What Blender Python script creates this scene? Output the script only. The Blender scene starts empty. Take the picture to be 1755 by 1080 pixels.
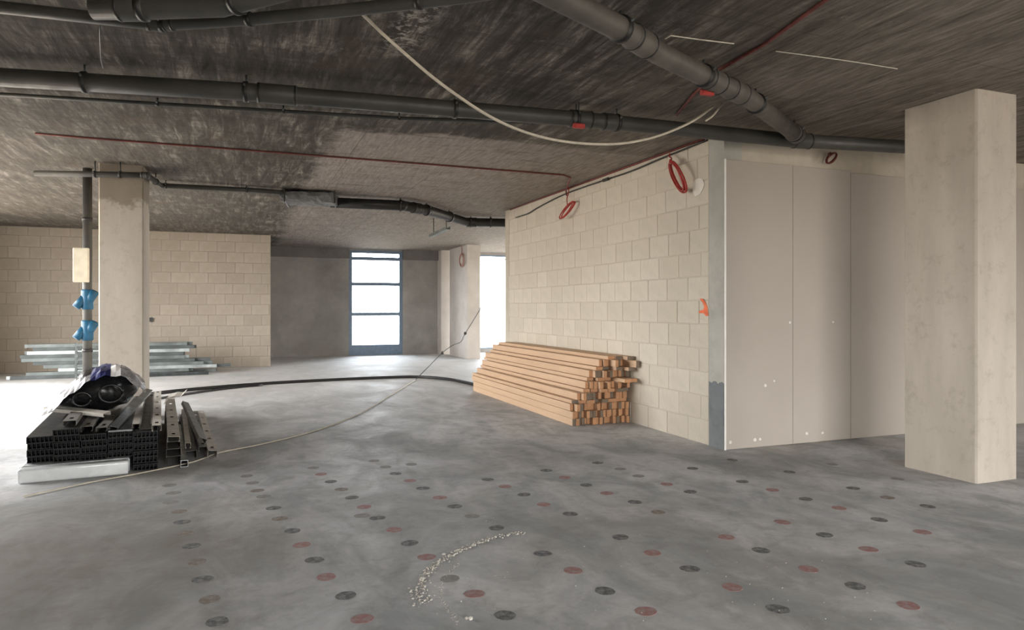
import bpy, bmesh, math, random
from mathutils import Vector, Matrix
random.seed(7)
sc = bpy.context.scene
COL = sc.collection

# ------------------------------------------------------------------ camera
EYE = 1.45
F = 1200.0
HEAD = math.radians(21.14)          # heading, clockwise from +Y (the block wall runs along Y)
CX, HY = 877.5, 528.0
cd = bpy.data.cameras.new('camera')
cam = bpy.data.objects.new('camera', cd)
COL.objects.link(cam)
cd.sensor_fit = 'HORIZONTAL'
cd.sensor_width = 36.0
cd.lens = 36.0 * F / 1755.0
cd.shift_y = -12.0 / 1755.0
cd.clip_start = 0.05
cd.clip_end = 300
cam.location = (0, 0, EYE)
cam.rotation_euler = (math.pi / 2, 0, -HEAD)
sc.camera = cam

# ------------------------------------------------------------------ sky and exposure
W = bpy.data.worlds.new('World')
sc.world = W
W.use_nodes = True
wn = W.node_tree
wn.nodes.clear()
w_out = wn.nodes.new('ShaderNodeOutputWorld')
w_bg = wn.nodes.new('ShaderNodeBackground')
w_tc = wn.nodes.new('ShaderNodeTexCoord')
w_sep = wn.nodes.new('ShaderNodeSeparateXYZ')
w_rmp = wn.nodes.new('ShaderNodeValToRGB')
w_map = wn.nodes.new('ShaderNodeMapRange')
w_map.inputs['From Min'].default_value = -1
w_map.inputs['From Max'].default_value = 1
wn.links.new(w_tc.outputs['Generated'], w_sep.inputs[0])
wn.links.new(w_sep.outputs['Z'], w_map.inputs['Value'])
wn.links.new(w_map.outputs[0], w_rmp.inputs[0])
wn.links.new(w_rmp.outputs[0], w_bg.inputs['Color'])
wn.links.new(w_bg.outputs[0], w_out.inputs[0])
cr = w_rmp.color_ramp
cr.elements[0].position = 0.0
cr.elements[0].color = (0.30, 0.26, 0.21, 1)      # pale ground outside
cr.elements[1].position = 1.0
cr.elements[1].color = (0.94, 0.96, 1.0, 1)        # overcast sky
e = cr.elements.new(0.47); e.color = (0.34, 0.30, 0.25, 1)
e = cr.elements.new(0.52); e.color = (1.0, 0.985, 0.955, 1)
w_bg.inputs['Strength'].default_value = 24.0

sc.view_settings.view_transform = 'Standard'
sc.view_settings.look = 'None'
sc.view_settings.gamma = 1.0
sc.view_settings.use_curve_mapping = False
sc.view_settings.exposure = 0.0
sc.cycles.max_bounces = 10
sc.cycles.diffuse_bounces = 7
sc.cycles.use_denoising = True

# ------------------------------------------------------------------ dimensions of the place
CEIL = EYE + 1.81                    # 3.26 m
XW = 4.60                            # face of the block wall
YP = 5.87                            # face of the plasterboard wall
YWE = 12.05                          # far end of the block wall
YL = 18.39                           # face of the far left block wall
XL_END = 0.68
YB = 21.7                            # back wall
XFAC, YREAR, XRIGHT = -5.2, -5.0, 13.0
SA, CA = math.sin(HEAD), math.cos(HEAD)

def ray(px, py):
    u = (px - CX) / F
    v = -(py - HY) / F
    return Vector((u * CA + SA, -u * SA + CA, v))
def at_z(px, py, z):
    d = ray(px, py); t = (z - EYE) / d.z
    return Vector((d.x * t, d.y * t, z))
def floor_pt(px, py, z=0.0): return at_z(px, py, z)
def ceil_pt(px, py, drop=0.0): return at_z(px, py, CEIL - drop)
def at_x(px, py, X):
    d = ray(px, py); t = X / d.x
    return Vector((X, d.y * t, EYE + d.z * t))
def at_y(px, py, Y):
    d = ray(px, py); t = Y / d.y
    return Vector((d.x * t, Y, EYE + d.z * t))
def at_d(px, py, depth):
    d = ray(px, py)
    return Vector((d.x * depth, d.y * depth, EYE + d.z * depth))

# ------------------------------------------------------------------ materials
class NT:
    def __init__(self, name):
        self.m = bpy.data.materials.new(name); self.m.use_nodes = True
        self.t = self.m.node_tree; self.n = self.t.nodes; self.l = self.t.links
        self.b = self.n['Principled BSDF']
        self.tc = self.n.new('ShaderNodeTexCoord')
    def inp(self, s, v):
        if hasattr(v, 'is_output') or isinstance(v, bpy.types.NodeSocket): self.l.new(v, s)
        else: s.default_value = v
    def mapping(self, scale=(1, 1, 1), loc=(0, 0, 0), rot=(0, 0, 0), src='Object'):
        m = self.n.new('ShaderNodeMapping')
        m.inputs['Scale'].default_value = scale; m.inputs['Location'].default_value = loc; m.inputs['Rotation'].default_value = rot
        self.l.new(self.tc.outputs[src], m.inputs[0]); return m.outputs[0]
    def noise(self, scale, detail=4, rough=0.6, vec=None, dist=0.0):
        n = self.n.new('ShaderNodeTexNoise')
        n.inputs['Scale'].default_value = scale; n.inputs['Detail'].default_value = detail
        n.inputs['Roughness'].default_value = rough; n.inputs['Distortion'].default_value = dist
        self.l.new(vec if vec is not None else self.tc.outputs['Object'], n.inputs['Vector'])
        return n.outputs['Fac']
    def ramp(self, fac, stops):
        r = self.n.new('ShaderNodeValToRGB'); c = r.color_ramp
        c.elements[0].position, c.elements[1].position = stops[0][0], stops[-1][0]
        c.elements[0].color = tuple(stops[0][1]) + (1,); c.elements[1].color = tuple(stops[-1][1]) + (1,)
        for p, col in stops[1:-1]:
            e = c.elements.new(p); e.color = tuple(col) + (1,)
        self.l.new(fac, r.inputs[0]); return r.outputs[0]
    def val(self, fac, a, b, lo=0.0, hi=1.0):
        m = self.n.new('ShaderNodeMapRange'); m.clamp = True
        m.inputs[1].default_value = a; m.inputs[2].default_value = b; m.inputs[3].default_value = lo; m.inputs[4].default_value = hi
        self.l.new(fac, m.inputs[0]); return m.outputs[0]
    def mix(self, fac, a, b, mode='MIX'):
        m = self.n.new('ShaderNodeMix'); m.data_type = 'RGBA'; m.blend_type = mode
        self.inp(m.inputs[0], fac)
        for s, v in ((m.inputs[6], a), (m.inputs[7], b)):
            if isinstance(v, tuple) and len(v) == 3: v = v + (1,)
            self.inp(s, v)
        return m.outputs[2]
    def math(self, op, a, b=0.0):
        m = self.n.new('ShaderNodeMath'); m.operation = op
        self.inp(m.inputs[0], a); self.inp(m.inputs[1], b); return m.outputs[0]
    def sep(self, src='Object'):
        s = self.n.new('ShaderNodeSeparateXYZ'); self.l.new(self.tc.outputs[src], s.inputs[0]); return s.outputs
    def rnd(self):
        return self.n.new('ShaderNodeObjectInfo').outputs['Random']
    def bump(self, h, strength=0.3, dist=0.01):
        b = self.n.new('ShaderNodeBump'); b.inputs['Strength'].default_value = strength; b.inputs['Distance'].default_value = dist
        self.l.new(h, b.inputs['Height']); self.l.new(b.outputs[0], self.b.inputs['Normal'])
    def done(self, color, rough=0.8, metal=0.0, spec=0.3):
        if isinstance(color, tuple) and len(color) == 3: color = color + (1,)
        self.inp(self.b.inputs['Base Color'], color); self.inp(self.b.inputs['Roughness'], rough)
        self.b.inputs['Metallic'].default_value = metal
        self.b.inputs['Specular IOR Level'].default_value = spec
        return self.m

def plain(name, col, rough=0.6, metal=0.0, var=0.25, scale=9, spec=0.4):
    k = NT(name)
    f = k.noise(scale, 4, 0.6)
    a = tuple(c * (1 - var) for c in col); b = tuple(min(1, c * (1 + var)) for c in col)
    c = k.ramp(f, [(0.3, a), (0.7, b)])
    r = k.val(k.noise(scale * 2.3, 3), 0.3, 0.7, max(0.03, rough - 0.1), min(1, rough + 0.1))
    return k.done(c, r, metal, spec)

def mat_floor():
    k = NT('floor_concrete')
    big = k.noise(0.42, 5, 0.62, dist=0.6)
    mid = k.noise(1.9, 6, 0.65, vec=k.mapping((1, 0.55, 1)), dist=0.8)
    fine = k.noise(17, 5, 0.7)
    c = k.ramp(big, [(0.36, (0.36, 0.35, 0.335)), (0.46, (0.46, 0.46, 0.46)), (0.56, (0.54, 0.545, 0.56)), (0.68, (0.65, 0.645, 0.64))])
    c = k.mix(k.val(mid, 0.46, 0.64, 0, 0.7), c, (0.27, 0.29, 0.295))
    c = k.mix(k.val(mid, 0.45, 0.30, 0, 0.6), c, (0.68, 0.67, 0.665))
    c = k.mix(k.val(k.noise(4.5, 7, 0.72, dist=0.5), 0.50, 0.68, 0, 0.5), c, (0.24, 0.235, 0.22))
    c = k.mix(k.val(fine, 0.35, 0.75, 0, 0.28), c, (0.25, 0.25, 0.25))
    # shade over the near left bay, painted into the floor as a brown patch
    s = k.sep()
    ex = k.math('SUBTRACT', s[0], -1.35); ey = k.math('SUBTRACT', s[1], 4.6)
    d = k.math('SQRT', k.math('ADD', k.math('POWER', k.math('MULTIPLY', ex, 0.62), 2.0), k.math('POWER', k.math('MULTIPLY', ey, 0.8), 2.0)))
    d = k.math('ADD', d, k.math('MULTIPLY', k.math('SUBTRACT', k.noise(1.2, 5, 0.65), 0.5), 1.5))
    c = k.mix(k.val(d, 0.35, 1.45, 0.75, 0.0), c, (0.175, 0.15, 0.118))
    # paler towards the far end
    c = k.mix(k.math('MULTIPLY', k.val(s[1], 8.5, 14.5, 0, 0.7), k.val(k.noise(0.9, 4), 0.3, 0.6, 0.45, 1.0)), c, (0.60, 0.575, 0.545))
    # white scuffs
    sc_ = k.noise(3.2, 8, 0.75, vec=k.mapping((1.0, 2.6, 1), rot=(0, 0, 0.5)))
    c = k.mix(k.val(sc_, 0.66, 0.76, 0, 0.4), c, (0.68, 0.67, 0.65))
    k.bump(fine, 0.12, 0.004)
    return k.done(c, k.val(mid, 0.3, 0.7, 0.55, 0.8), 0, 0.22)

def mat_ceiling():
    k = NT('ceiling_concrete')
    st = k.noise(3.0, 8, 0.75, vec=k.mapping((3.4, 0.42, 1)), dist=0.5)
    st2 = k.noise(7.0, 7, 0.75, vec=k.mapping((4.2, 0.5, 1)))
    cross = k.noise(3.2, 6, 0.72, vec=k.mapping((0.45, 2.8, 1)), dist=0.5)
    big = k.noise(0.75, 7, 0.68, dist=1.2)
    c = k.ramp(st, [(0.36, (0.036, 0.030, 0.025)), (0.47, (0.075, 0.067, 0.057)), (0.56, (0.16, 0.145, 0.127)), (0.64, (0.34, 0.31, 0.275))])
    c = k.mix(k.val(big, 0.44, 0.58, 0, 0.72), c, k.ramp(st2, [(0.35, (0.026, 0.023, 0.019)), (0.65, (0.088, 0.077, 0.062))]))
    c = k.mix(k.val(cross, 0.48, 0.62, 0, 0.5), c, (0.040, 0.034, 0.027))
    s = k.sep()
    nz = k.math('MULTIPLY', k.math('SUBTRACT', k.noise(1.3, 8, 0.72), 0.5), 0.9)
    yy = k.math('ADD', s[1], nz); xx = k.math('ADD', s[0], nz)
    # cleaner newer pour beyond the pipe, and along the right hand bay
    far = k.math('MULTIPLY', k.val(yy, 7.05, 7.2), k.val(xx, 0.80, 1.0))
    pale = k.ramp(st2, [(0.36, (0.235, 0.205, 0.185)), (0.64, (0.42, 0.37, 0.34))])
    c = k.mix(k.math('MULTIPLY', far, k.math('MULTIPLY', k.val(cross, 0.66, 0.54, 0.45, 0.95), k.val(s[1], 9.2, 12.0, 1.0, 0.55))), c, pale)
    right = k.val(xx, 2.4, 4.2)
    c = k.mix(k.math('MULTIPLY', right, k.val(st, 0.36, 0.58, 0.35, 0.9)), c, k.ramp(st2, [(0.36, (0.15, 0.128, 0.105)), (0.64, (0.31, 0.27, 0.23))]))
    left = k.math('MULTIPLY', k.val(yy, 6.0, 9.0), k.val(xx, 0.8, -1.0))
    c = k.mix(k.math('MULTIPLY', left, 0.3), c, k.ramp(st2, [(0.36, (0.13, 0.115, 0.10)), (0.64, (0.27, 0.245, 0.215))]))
    # splashes of pale laitance near the sagging cable
    sx = k.math('ABSOLUTE', k.math('SUBTRACT', s[0], 1.02)); sy = k.math('ABSOLUTE', k.math('SUBTRACT', s[1], 4.35))
    sm = k.math('MULTIPLY', k.val(sx, 0.16, 0.05), k.val(sy, 0.75, 0.3))
    c = k.mix(k.math('MULTIPLY', sm, k.val(k.noise(16, 5, 0.7), 0.50, 0.58, 0, 0.8)), c, (0.42, 0.40, 0.36))
    # rust brown and pale efflorescence blotches
    c = k.mix(k.val(k.noise(1.6, 5, 0.7), 0.56, 0.72, 0, 0.4), c, (0.14, 0.095, 0.068))
    c = k.mix(k.val(k.noise(6.5, 7, 0.78), 0.63, 0.72, 0, 0.5), c, (0.40, 0.37, 0.33))
    # formwork sheet joints
    br = k.n.new('ShaderNodeTexBrick')
    br.inputs['Scale'].default_value = 1.0; br.inputs['Mortar Size'].default_value = 0.006; br.inputs['Mortar Smooth'].default_value = 0.3
    br.inputs['Brick Width'].default_value = 2.4; br.inputs['Row Height'].default_value = 1.2
    k.l.new(k.mapping((1, 1, 1), rot=(0, 0, math.pi / 2)), br.inputs['Vector'])
    c = k.mix(k.math('MULTIPLY', br.outputs['Fac'], 0.45), c, (0.05, 0.045, 0.04))
    k.bump(k.math('ADD', st2, k.math('MULTIPLY', br.outputs['Fac'], -1.0)), 0.25, 0.008)
    return k.done(c, 0.85, 0, 0.25)

def mat_block(name, c1, c2, dark):
    k = NT(name)
    r = k.rnd()
    c = k.mix(r, c1, c2)
    c = k.mix(k.val(k.noise(5, 6, 0.7), 0.42, 0.75, 0, 0.4), c, dark)
    c = k.mix(k.val(k.noise(26, 5, 0.75), 0.5, 0.8, 0, 0.35), c, dark)
    k.bump(k.noise(55, 4, 0.7), 0.5, 0.006)
    return k.done(c, 0.92, 0, 0.15)

def mat_conc(name, c1, c2, stain, sscale=2.0, amt=0.5, streak=False):
    k = NT(name)
    v = k.mapping((2.2, 2.2, 0.35)) if streak else None
    c = k.ramp(k.noise(1.6, 5, 0.6, vec=v), [(0.3, c1), (0.7, c2)])
    c = k.mix(k.val(k.noise(sscale, 7, 0.72), 0.48, 0.72, 0, amt), c, stain)
    c = k.mix(k.val(k.noise(40, 4, 0.7), 0.55, 0.8, 0, 0.3), c, stain)
    k.bump(k.noise(30, 4, 0.7), 0.3, 0.005)
    return k.done(c, 0.9, 0, 0.2)

def mat_column(stain_top):
    k = NT('column_concrete_stained' if stain_top else 'column_concrete')
    c = k.ramp(k.noise(1.6, 5, 0.6, vec=k.mapping((2, 2, 0.4))), [(0.3, (0.43, 0.385, 0.33)), (0.7, (0.56, 0.505, 0.44))])
    c = k.mix(k.val(k.noise(7, 7, 0.75), 0.52, 0.70, 0, 0.5), c, (0.31, 0.265, 0.21))
    if stain_top:
        s = k.sep()
        h = k.math('ADD', s[2], k.math('MULTIPLY', k.math('SUBTRACT', k.noise(4, 6, 0.7), 0.5), 0.55))
        c = k.mix(k.val(h, 2.72, 2.80, 0, 0.72), c, (0.20, 0.165, 0.125))
    k.bump(k.noise(30, 4, 0.7), 0.3, 0.005)
    return k.done(c, 0.9, 0, 0.2)

def mat_wood(name, c1, c2, c3, sc_=1.0):
    k = NT(name)
    r = k.rnd()
    off = k.n.new('ShaderNodeVectorMath'); off.operation = 'ADD'
    k.l.new(k.tc.outputs['Object'], off.inputs[0])
    cmb = k.n.new('ShaderNodeCombineXYZ')
    k.l.new(k.math('MULTIPLY', r, 37.0), cmb.inputs[0]); k.l.new(k.math('MULTIPLY', r, 11.0), cmb.inputs[1])
    k.l.new(cmb.outputs[0], off.inputs[1])
    mp = k.n.new('ShaderNodeMapping'); mp.inputs['Scale'].default_value = (14 * sc_, 0.9 * sc_, 14 * sc_)
    k.l.new(off.outputs[0], mp.inputs[0])
    g = k.noise(2.0, 6, 0.65, vec=mp.outputs[0], dist=0.7)
    c = k.ramp(g, [(0.3, c1), (0.7, c2)])
    c = k.mix(k.math('MULTIPLY', r, 0.55), c, c3)
    k.bump(g, 0.15, 0.003)
    return k.done(c, 0.7, 0, 0.25)

M = {}
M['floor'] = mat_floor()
M['ceiling'] = mat_ceiling()
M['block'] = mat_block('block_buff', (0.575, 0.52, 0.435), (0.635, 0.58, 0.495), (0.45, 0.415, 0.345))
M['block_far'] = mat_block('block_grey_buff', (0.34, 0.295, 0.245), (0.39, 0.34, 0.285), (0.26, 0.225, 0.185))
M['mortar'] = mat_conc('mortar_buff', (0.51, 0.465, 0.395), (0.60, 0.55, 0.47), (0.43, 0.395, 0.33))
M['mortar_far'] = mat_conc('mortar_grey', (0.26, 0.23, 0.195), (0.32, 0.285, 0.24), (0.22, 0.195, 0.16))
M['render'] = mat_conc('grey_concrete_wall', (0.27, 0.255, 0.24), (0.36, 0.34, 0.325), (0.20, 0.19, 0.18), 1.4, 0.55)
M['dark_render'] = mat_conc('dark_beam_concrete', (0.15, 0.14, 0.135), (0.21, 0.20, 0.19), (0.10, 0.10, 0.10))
M['conc'] = mat_conc('plain_concrete', (0.48, 0.43, 0.355), (0.57, 0.515, 0.435), (0.34, 0.30, 0.24), 3.0, 0.45)
M['pier'] = mat_conc('pier_concrete', (0.46, 0.42, 0.385), (0.56, 0.52, 0.48), (0.36, 0.33, 0.31), 3.0, 0.35)
M['strip'] = mat_conc('corner_concrete', (0.39, 0.385, 0.35), (0.48, 0.47, 0.43), (0.29, 0.285, 0.26), 4.0, 0.5)
M['tar'] = mat_conc('grey_coating', (0.16, 0.175, 0.19), (0.225, 0.24, 0.25), (0.11, 0.12, 0.13), 6.0, 0.5)
M['col'] = mat_column(False)
M['col_stain'] = mat_column(True)
k = NT('plasterboard_paper')
M['board'] = k.done(k.ramp(k.noise(0.9, 3), [(0.3, (0.425, 0.382, 0.336)), (0.7, (0.46, 0.415, 0.368))]), 0.8, 0, 0.2)
M['filler'] = plain('white_filler', (0.74, 0.71, 0.65), 0.8, 0, 0.08)
M['edge'] = plain('white_edge_bead', (0.86, 0.85, 0.82), 0.5, 0, 0.05)
M['pine'] = mat_wood('pine_face', (0.47, 0.31, 0.195), (0.59, 0.41, 0.27), (0.61, 0.435, 0.305))
M['pine_end'] = mat_wood('pine_end_grain', (0.47, 0.235, 0.115), (0.62, 0.35, 0.19), (0.40, 0.215, 0.12), 0.5)
M['grey_pine'] = mat_wood('weathered_end', (0.15, 0.115, 0.085), (0.24, 0.19, 0.145), (0.18, 0.14, 0.10), 0.5)
M['pvc'] = plain('grey_pipe_plastic', (0.062, 0.061, 0.056), 0.5, 0, 0.22, 3)
M['pvc_warm'] = plain('dusty_pipe_plastic', (0.10, 0.093, 0.081), 0.55, 0, 0.25, 4)
M['rubber'] = plain('black_rubber', (0.018, 0.018, 0.018), 0.45, 0, 0.3)
M['black'] = plain('black_plastic', (0.006, 0.0065, 0.007), 0.5, 0, 0.4, 6, 0.25)
M['bagblack'] = plain('black_film', (0.010, 0.010, 0.011), 0.3, 0, 0.4, 6)
M['zinc'] = plain('galvanised_steel', (0.30, 0.325, 0.325), 0.4, 0.85, 0.3, 4)
M['zinc_dark'] = plain('dull_steel', (0.062, 0.07, 0.07), 0.45, 0.5, 0.4, 3)
M['zinc_mid'] = plain('weathered_zinc', (0.115, 0.13, 0.128), 0.45, 0.5, 0.3, 4)
M['dusty'] = plain('dusty_steel', (0.52, 0.49, 0.44), 0.65, 0.0, 0.2, 5)
M['dusty_dark'] = plain('dusty_dark_steel', (0.16, 0.15, 0.135), 0.6, 0.1, 0.3, 5)
M['alu'] = plain('grey_window_frame', (0.16, 0.22, 0.30), 0.45, 0.2, 0.12)  # window bloom is put into this colour as a lighter blue-grey
M['red'] = plain('red_conduit', (0.40, 0.045, 0.038), 0.5, 0, 0.25, 15)
M['darkred'] = plain('dusty_red_conduit', (0.17, 0.045, 0.038), 0.6, 0, 0.3, 12)
M['palered'] = plain('faded_red_conduit', (0.42, 0.22, 0.19), 0.7, 0, 0.2, 12)
M['rope'] = plain('cream_cable', (0.55, 0.50, 0.41), 0.7, 0, 0.15, 20)
M['blackcable'] = plain('black_cable', (0.03, 0.029, 0.027), 0.5, 0, 0.3)
M['white'] = plain('chalky_white', (0.58, 0.54, 0.47), 0.8, 0, 0.2, 20)
M['cream'] = plain('cream_enamel', (0.66, 0.61, 0.49), 0.5, 0, 0.1)
M['blue'] = plain('blue_plastic', (0.006, 0.075, 0.15), 0.45, 0, 0.25, 14)
M['wrap'] = plain('white_film', (0.62, 0.64, 0.65), 0.22, 0, 0.08, 6, 0.6)
M['silver_film'] = plain('silver_film', (0.36, 0.36, 0.38), 0.3, 0.3, 0.4, 9)
M['navy'] = plain('navy_print', (0.012, 0.018, 0.10), 0.35, 0, 0.2)
M['crumb'] = plain('plaster_crumb', (0.55, 0.52, 0.47), 0.9, 0, 0.35, 30)
M['orange'] = plain('orange_spray', (0.80, 0.19, 0.085), 0.8, 0, 0.2, 12)
M['greyfilm'] = plain('grey_sleeve', (0.16, 0.165, 0.17), 0.5, 0.1, 0.4, 8)

def spot_mat(name, col):
    k = NT(name)
    f = k.noise(22, 5, 0.75)
    return k.done(k.mix(k.val(f, 0.40, 0.66, 0.0, 0.75), col, (0.36, 0.355, 0.345)), 0.75, 0, 0.25)
M['spot_black'] = spot_mat('black_spot', (0.085, 0.09, 0.093))
M['spot_red'] = spot_mat('red_spot', (0.33, 0.155, 0.145))
M['spot_brown'] = spot_mat('brown_spot', (0.20, 0.155, 0.125))
M['spot_pale'] = spot_mat('worn_spot', (0.235, 0.225, 0.215))

g = bpy.data.materials.new('window_glass'); g.use_nodes = True
nt = g.node_tree; nt.nodes.clear()
o_ = nt.nodes.new('ShaderNodeOutputMaterial'); tr = nt.nodes.new('ShaderNodeBsdfTransparent'); gl = nt.nodes.new('ShaderNodeBsdfGlossy')
mx = nt.nodes.new('ShaderNodeMixShader'); fr = nt.nodes.new('ShaderNodeFresnel')
tr.inputs[0].default_value = (0.90, 0.95, 1.0, 1); gl.inputs['Roughness'].default_value = 0.03; fr.inputs[0].default_value = 1.35
nt.links.new(fr.outputs[0], mx.inputs[0]); nt.links.new(tr.outputs[0], mx.inputs[1]); nt.links.new(gl.outputs[0], mx.inputs[2]); nt.links.new(mx.outputs[0], o_.inputs[0])
M['glass'] = g

# ------------------------------------------------------------------ helpers
def link(o, parent=None):
    COL.objects.link(o)
    if parent is not None: o.parent = parent
    return o
def obj(name, bm, mat, parent=None, smooth=False, loc=None):
    me = bpy.data.meshes.new(name)
    bmesh.ops.recalc_face_normals(bm, faces=bm.faces)
    bm.to_mesh(me); bm.free()
    for m in (mat if isinstance(mat, (list, tuple)) else [mat]):
        me.materials.append(M[m] if isinstance(m, str) else m)
    if smooth:
        for p in me.polygons: p.use_smooth = True
    o = bpy.data.objects.new(name, me)
    if loc is not None: o.location = loc
    return link(o, parent)
def mobj(name, me, parent=None, loc=(0, 0, 0), rot=(0, 0, 0), scale=(1, 1, 1)):
    o = bpy.data.objects.new(name, me); o.location = loc; o.rotation_euler = rot; o.scale = scale
    return link(o, parent)
def empty(name, loc=(0, 0, 0), rot=(0, 0, 0)):
    o = bpy.data.objects.new(name, None); o.location = loc; o.rotation_euler = rot; o.empty_display_size = 0.1
    return link(o)
def tag(o, label, cat=None, group=None, kind=None):
    o['label'] = label
    if cat: o['category'] = cat
    if group: o['group'] = group
    if kind: o['kind'] = kind
    return o
def struct(o, label=None):
    o['kind'] = 'structure'
    if label: o['label'] = label
    return o
def box(bm, x0, x1, y0, y1, z0, z1, mi=0):
    vs = [bm.verts.new((x, y, z)) for x in (x0, x1) for y in (y0, y1) for z in (z0, z1)]
    for f in ((0, 1, 3, 2), (4, 6, 7, 5), (0, 4, 5, 1), (2, 3, 7, 6), (0, 2, 6, 4), (1, 5, 7, 3)):
        fc = bm.faces.new([vs[i] for i in f]); fc.material_index = mi
    return vs
def bxm(*a):
    bm = bmesh.new(); box(bm, *a); return bm
def bev(bm, w, seg=1):
    bmesh.ops.bevel(bm, geom=list(bm.edges), offset=w, segments=seg, affect='EDGES', profile=0.7); return bm
def smooth_path(pts, n=6):
    pts = [Vector(p) for p in pts]
    if len(pts) < 3: return pts
    out = []
    P = [2 * pts[0] - pts[1]] + pts + [2 * pts[-1] - pts[-2]]
    for i in range(1, len(P) - 2):
        p0, p1, p2, p3 = P[i - 1], P[i], P[i + 1], P[i + 2]
        for s in range(n):
            t = s / n
            out.append(0.5 * ((2 * p1) + (-p0 + p2) * t + (2 * p0 - 5 * p1 + 4 * p2 - p3) * t * t + (-p0 + 3 * p1 - 3 * p2 + p3) * t ** 3))
    out.append(pts[-1]); return out
def tube(bm, pts, r, n=8, caps=True):
    pts = [Vector(p) for p in pts]
    N = len(pts); up = None; rings = []
    for i, p in enumerate(pts):
        d = (pts[min(i + 1, N - 1)] - pts[max(i - 1, 0)])
        if d.length < 1e-9: d = Vector((0, 0, 1))
        d.normalize()
        if up is None:
            up = Vector((0, 0, 1)) if abs(d.z) < 0.9 else Vector((1, 0, 0))
        up = (up - d * up.dot(d)); up.normalize()
        sd = d.cross(up)
        rr = r[i] if isinstance(r, (list, tuple)) else r
        rings.append([bm.verts.new(p + (up * math.cos(2 * math.pi * k / n) + sd * math.sin(2 * math.pi * k / n)) * rr) for k in range(n)])
    for a, b in zip(rings[:-1], rings[1:]):
        for k in range(n):
            bm.faces.new((a[k], a[(k + 1) % n], b[(k + 1) % n], b[k]))
    if caps:
        bm.faces.new(rings[0]); bm.faces.new(rings[-1])
    return bm
def tubeobj(name, pts, r, mat, parent=None, n=8, smooth=True, sub=0):
    bm = bmesh.new(); tube(bm, smooth_path(pts, sub) if sub else pts, r, n)
    return obj(name, bm, mat, parent, smooth)
ORD = ['first', 'second', 'third', 'fourth', 'fifth', 'sixth', 'seventh', 'eighth', 'ninth', 'tenth', 'eleventh', 'twelfth', 'thirteenth',
       'fourteenth', 'fifteenth', 'sixteenth', 'seventeenth', 'eighteenth', 'nineteenth', 'twentieth']

# ------------------------------------------------------------------ the shell
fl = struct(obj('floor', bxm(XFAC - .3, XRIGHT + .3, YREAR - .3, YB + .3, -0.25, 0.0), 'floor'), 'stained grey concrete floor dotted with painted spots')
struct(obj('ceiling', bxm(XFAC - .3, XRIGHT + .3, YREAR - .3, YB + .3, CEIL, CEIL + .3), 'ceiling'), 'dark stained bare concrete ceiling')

def facade(name, axis, c0, c1, a0, a1, openings, mat, z0=0.0, z1=CEIL):
    """a wall slab between c0..c1 on its axis, running a0..a1, pierced by (a, b, z0, z1) openings"""
    bm = bmesh.new()
    def bb(p, q, u, v):
        if q - p < 1e-4 or v - u < 1e-4: return
        if axis == 'x': box(bm, c0, c1, p, q, u, v)
        else: box(bm, p, q, c0, c1, u, v)
    cur = a0
    for (p, q, u, v) in sorted(openings):
        bb(cur, p, z0, z1); bb(p, q, z0, u); bb(p, q, v, z1); cur = q
    bb(cur, a1, z0, z1)
    return struct(obj(name, bm, mat))
PORTALS = []
facade('wall_left', 'x', XFAC - .3, XFAC, YREAR - .3, YB + .3, [(7.6, 11.4, 0.1, 3.05), (12.4, 15.4, 0.1, 3.05)], 'conc')
facade('wall_rear', 'y', YREAR - .3, YREAR, XFAC, XRIGHT + .3, [(0.6, 4.5, 0.1, 3.05)], 'conc')
facade('wall_right', 'x', XRIGHT, XRIGHT + .3, YREAR, YB + .3, [(-2.5, 0.6, 0.1, 3.05), (13.2, 16.6, 0.1, 3.1), (17.4, 21.0, 0.1, 3.1)], 'conc')  # nearest opening is added out of view to light the plasterboard and floor

WX0, WX1 = at_y(598, 500, YB).x, at_y(690, 500, YB).x
WZ0, WZ1 = 0.0, CEIL - 0.04
OX0, OX1 = 6.75, 9.9
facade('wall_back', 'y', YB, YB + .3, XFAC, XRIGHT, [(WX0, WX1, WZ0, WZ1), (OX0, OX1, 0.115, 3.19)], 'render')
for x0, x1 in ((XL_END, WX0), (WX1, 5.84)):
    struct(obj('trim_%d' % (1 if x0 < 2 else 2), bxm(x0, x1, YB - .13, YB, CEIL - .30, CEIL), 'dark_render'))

def portal(loc, rot, sx, sy):
    l = bpy.data.lights.new('window_portal', 'AREA'); l.shape = 'RECTANGLE'; l.size = sx; l.size_y = sy
    l.cycles.is_portal = True
    o = bpy.data.objects.new('window_portal', l); o.location = loc; o.rotation_euler = rot; COL.objects.link(o)
H = math.pi / 2
for (p, q) in ((7.6, 11.4), (12.4, 15.4)): portal((XFAC - .28, (p + q) / 2, 1.575), (H, 0, -H), q - p, 2.95)
for (p, q) in ((0.6, 4.5),): portal(((p + q) / 2, YREAR - .28, 1.575), (H, 0, 0), q - p, 2.95)
for (p, q) in ((-2.5, 0.6), (13.2, 16.6), (17.4, 21.0)): portal((XRIGHT + .28, (p + q) / 2, 1.6), (H, 0, H), q - p, 3.0)
for (p, q) in ((WX0, WX1), (OX0, OX1)): portal(((p + q) / 2, YB + .32, 1.6), (H, 0, math.pi), q - p, 3.1)

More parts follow.
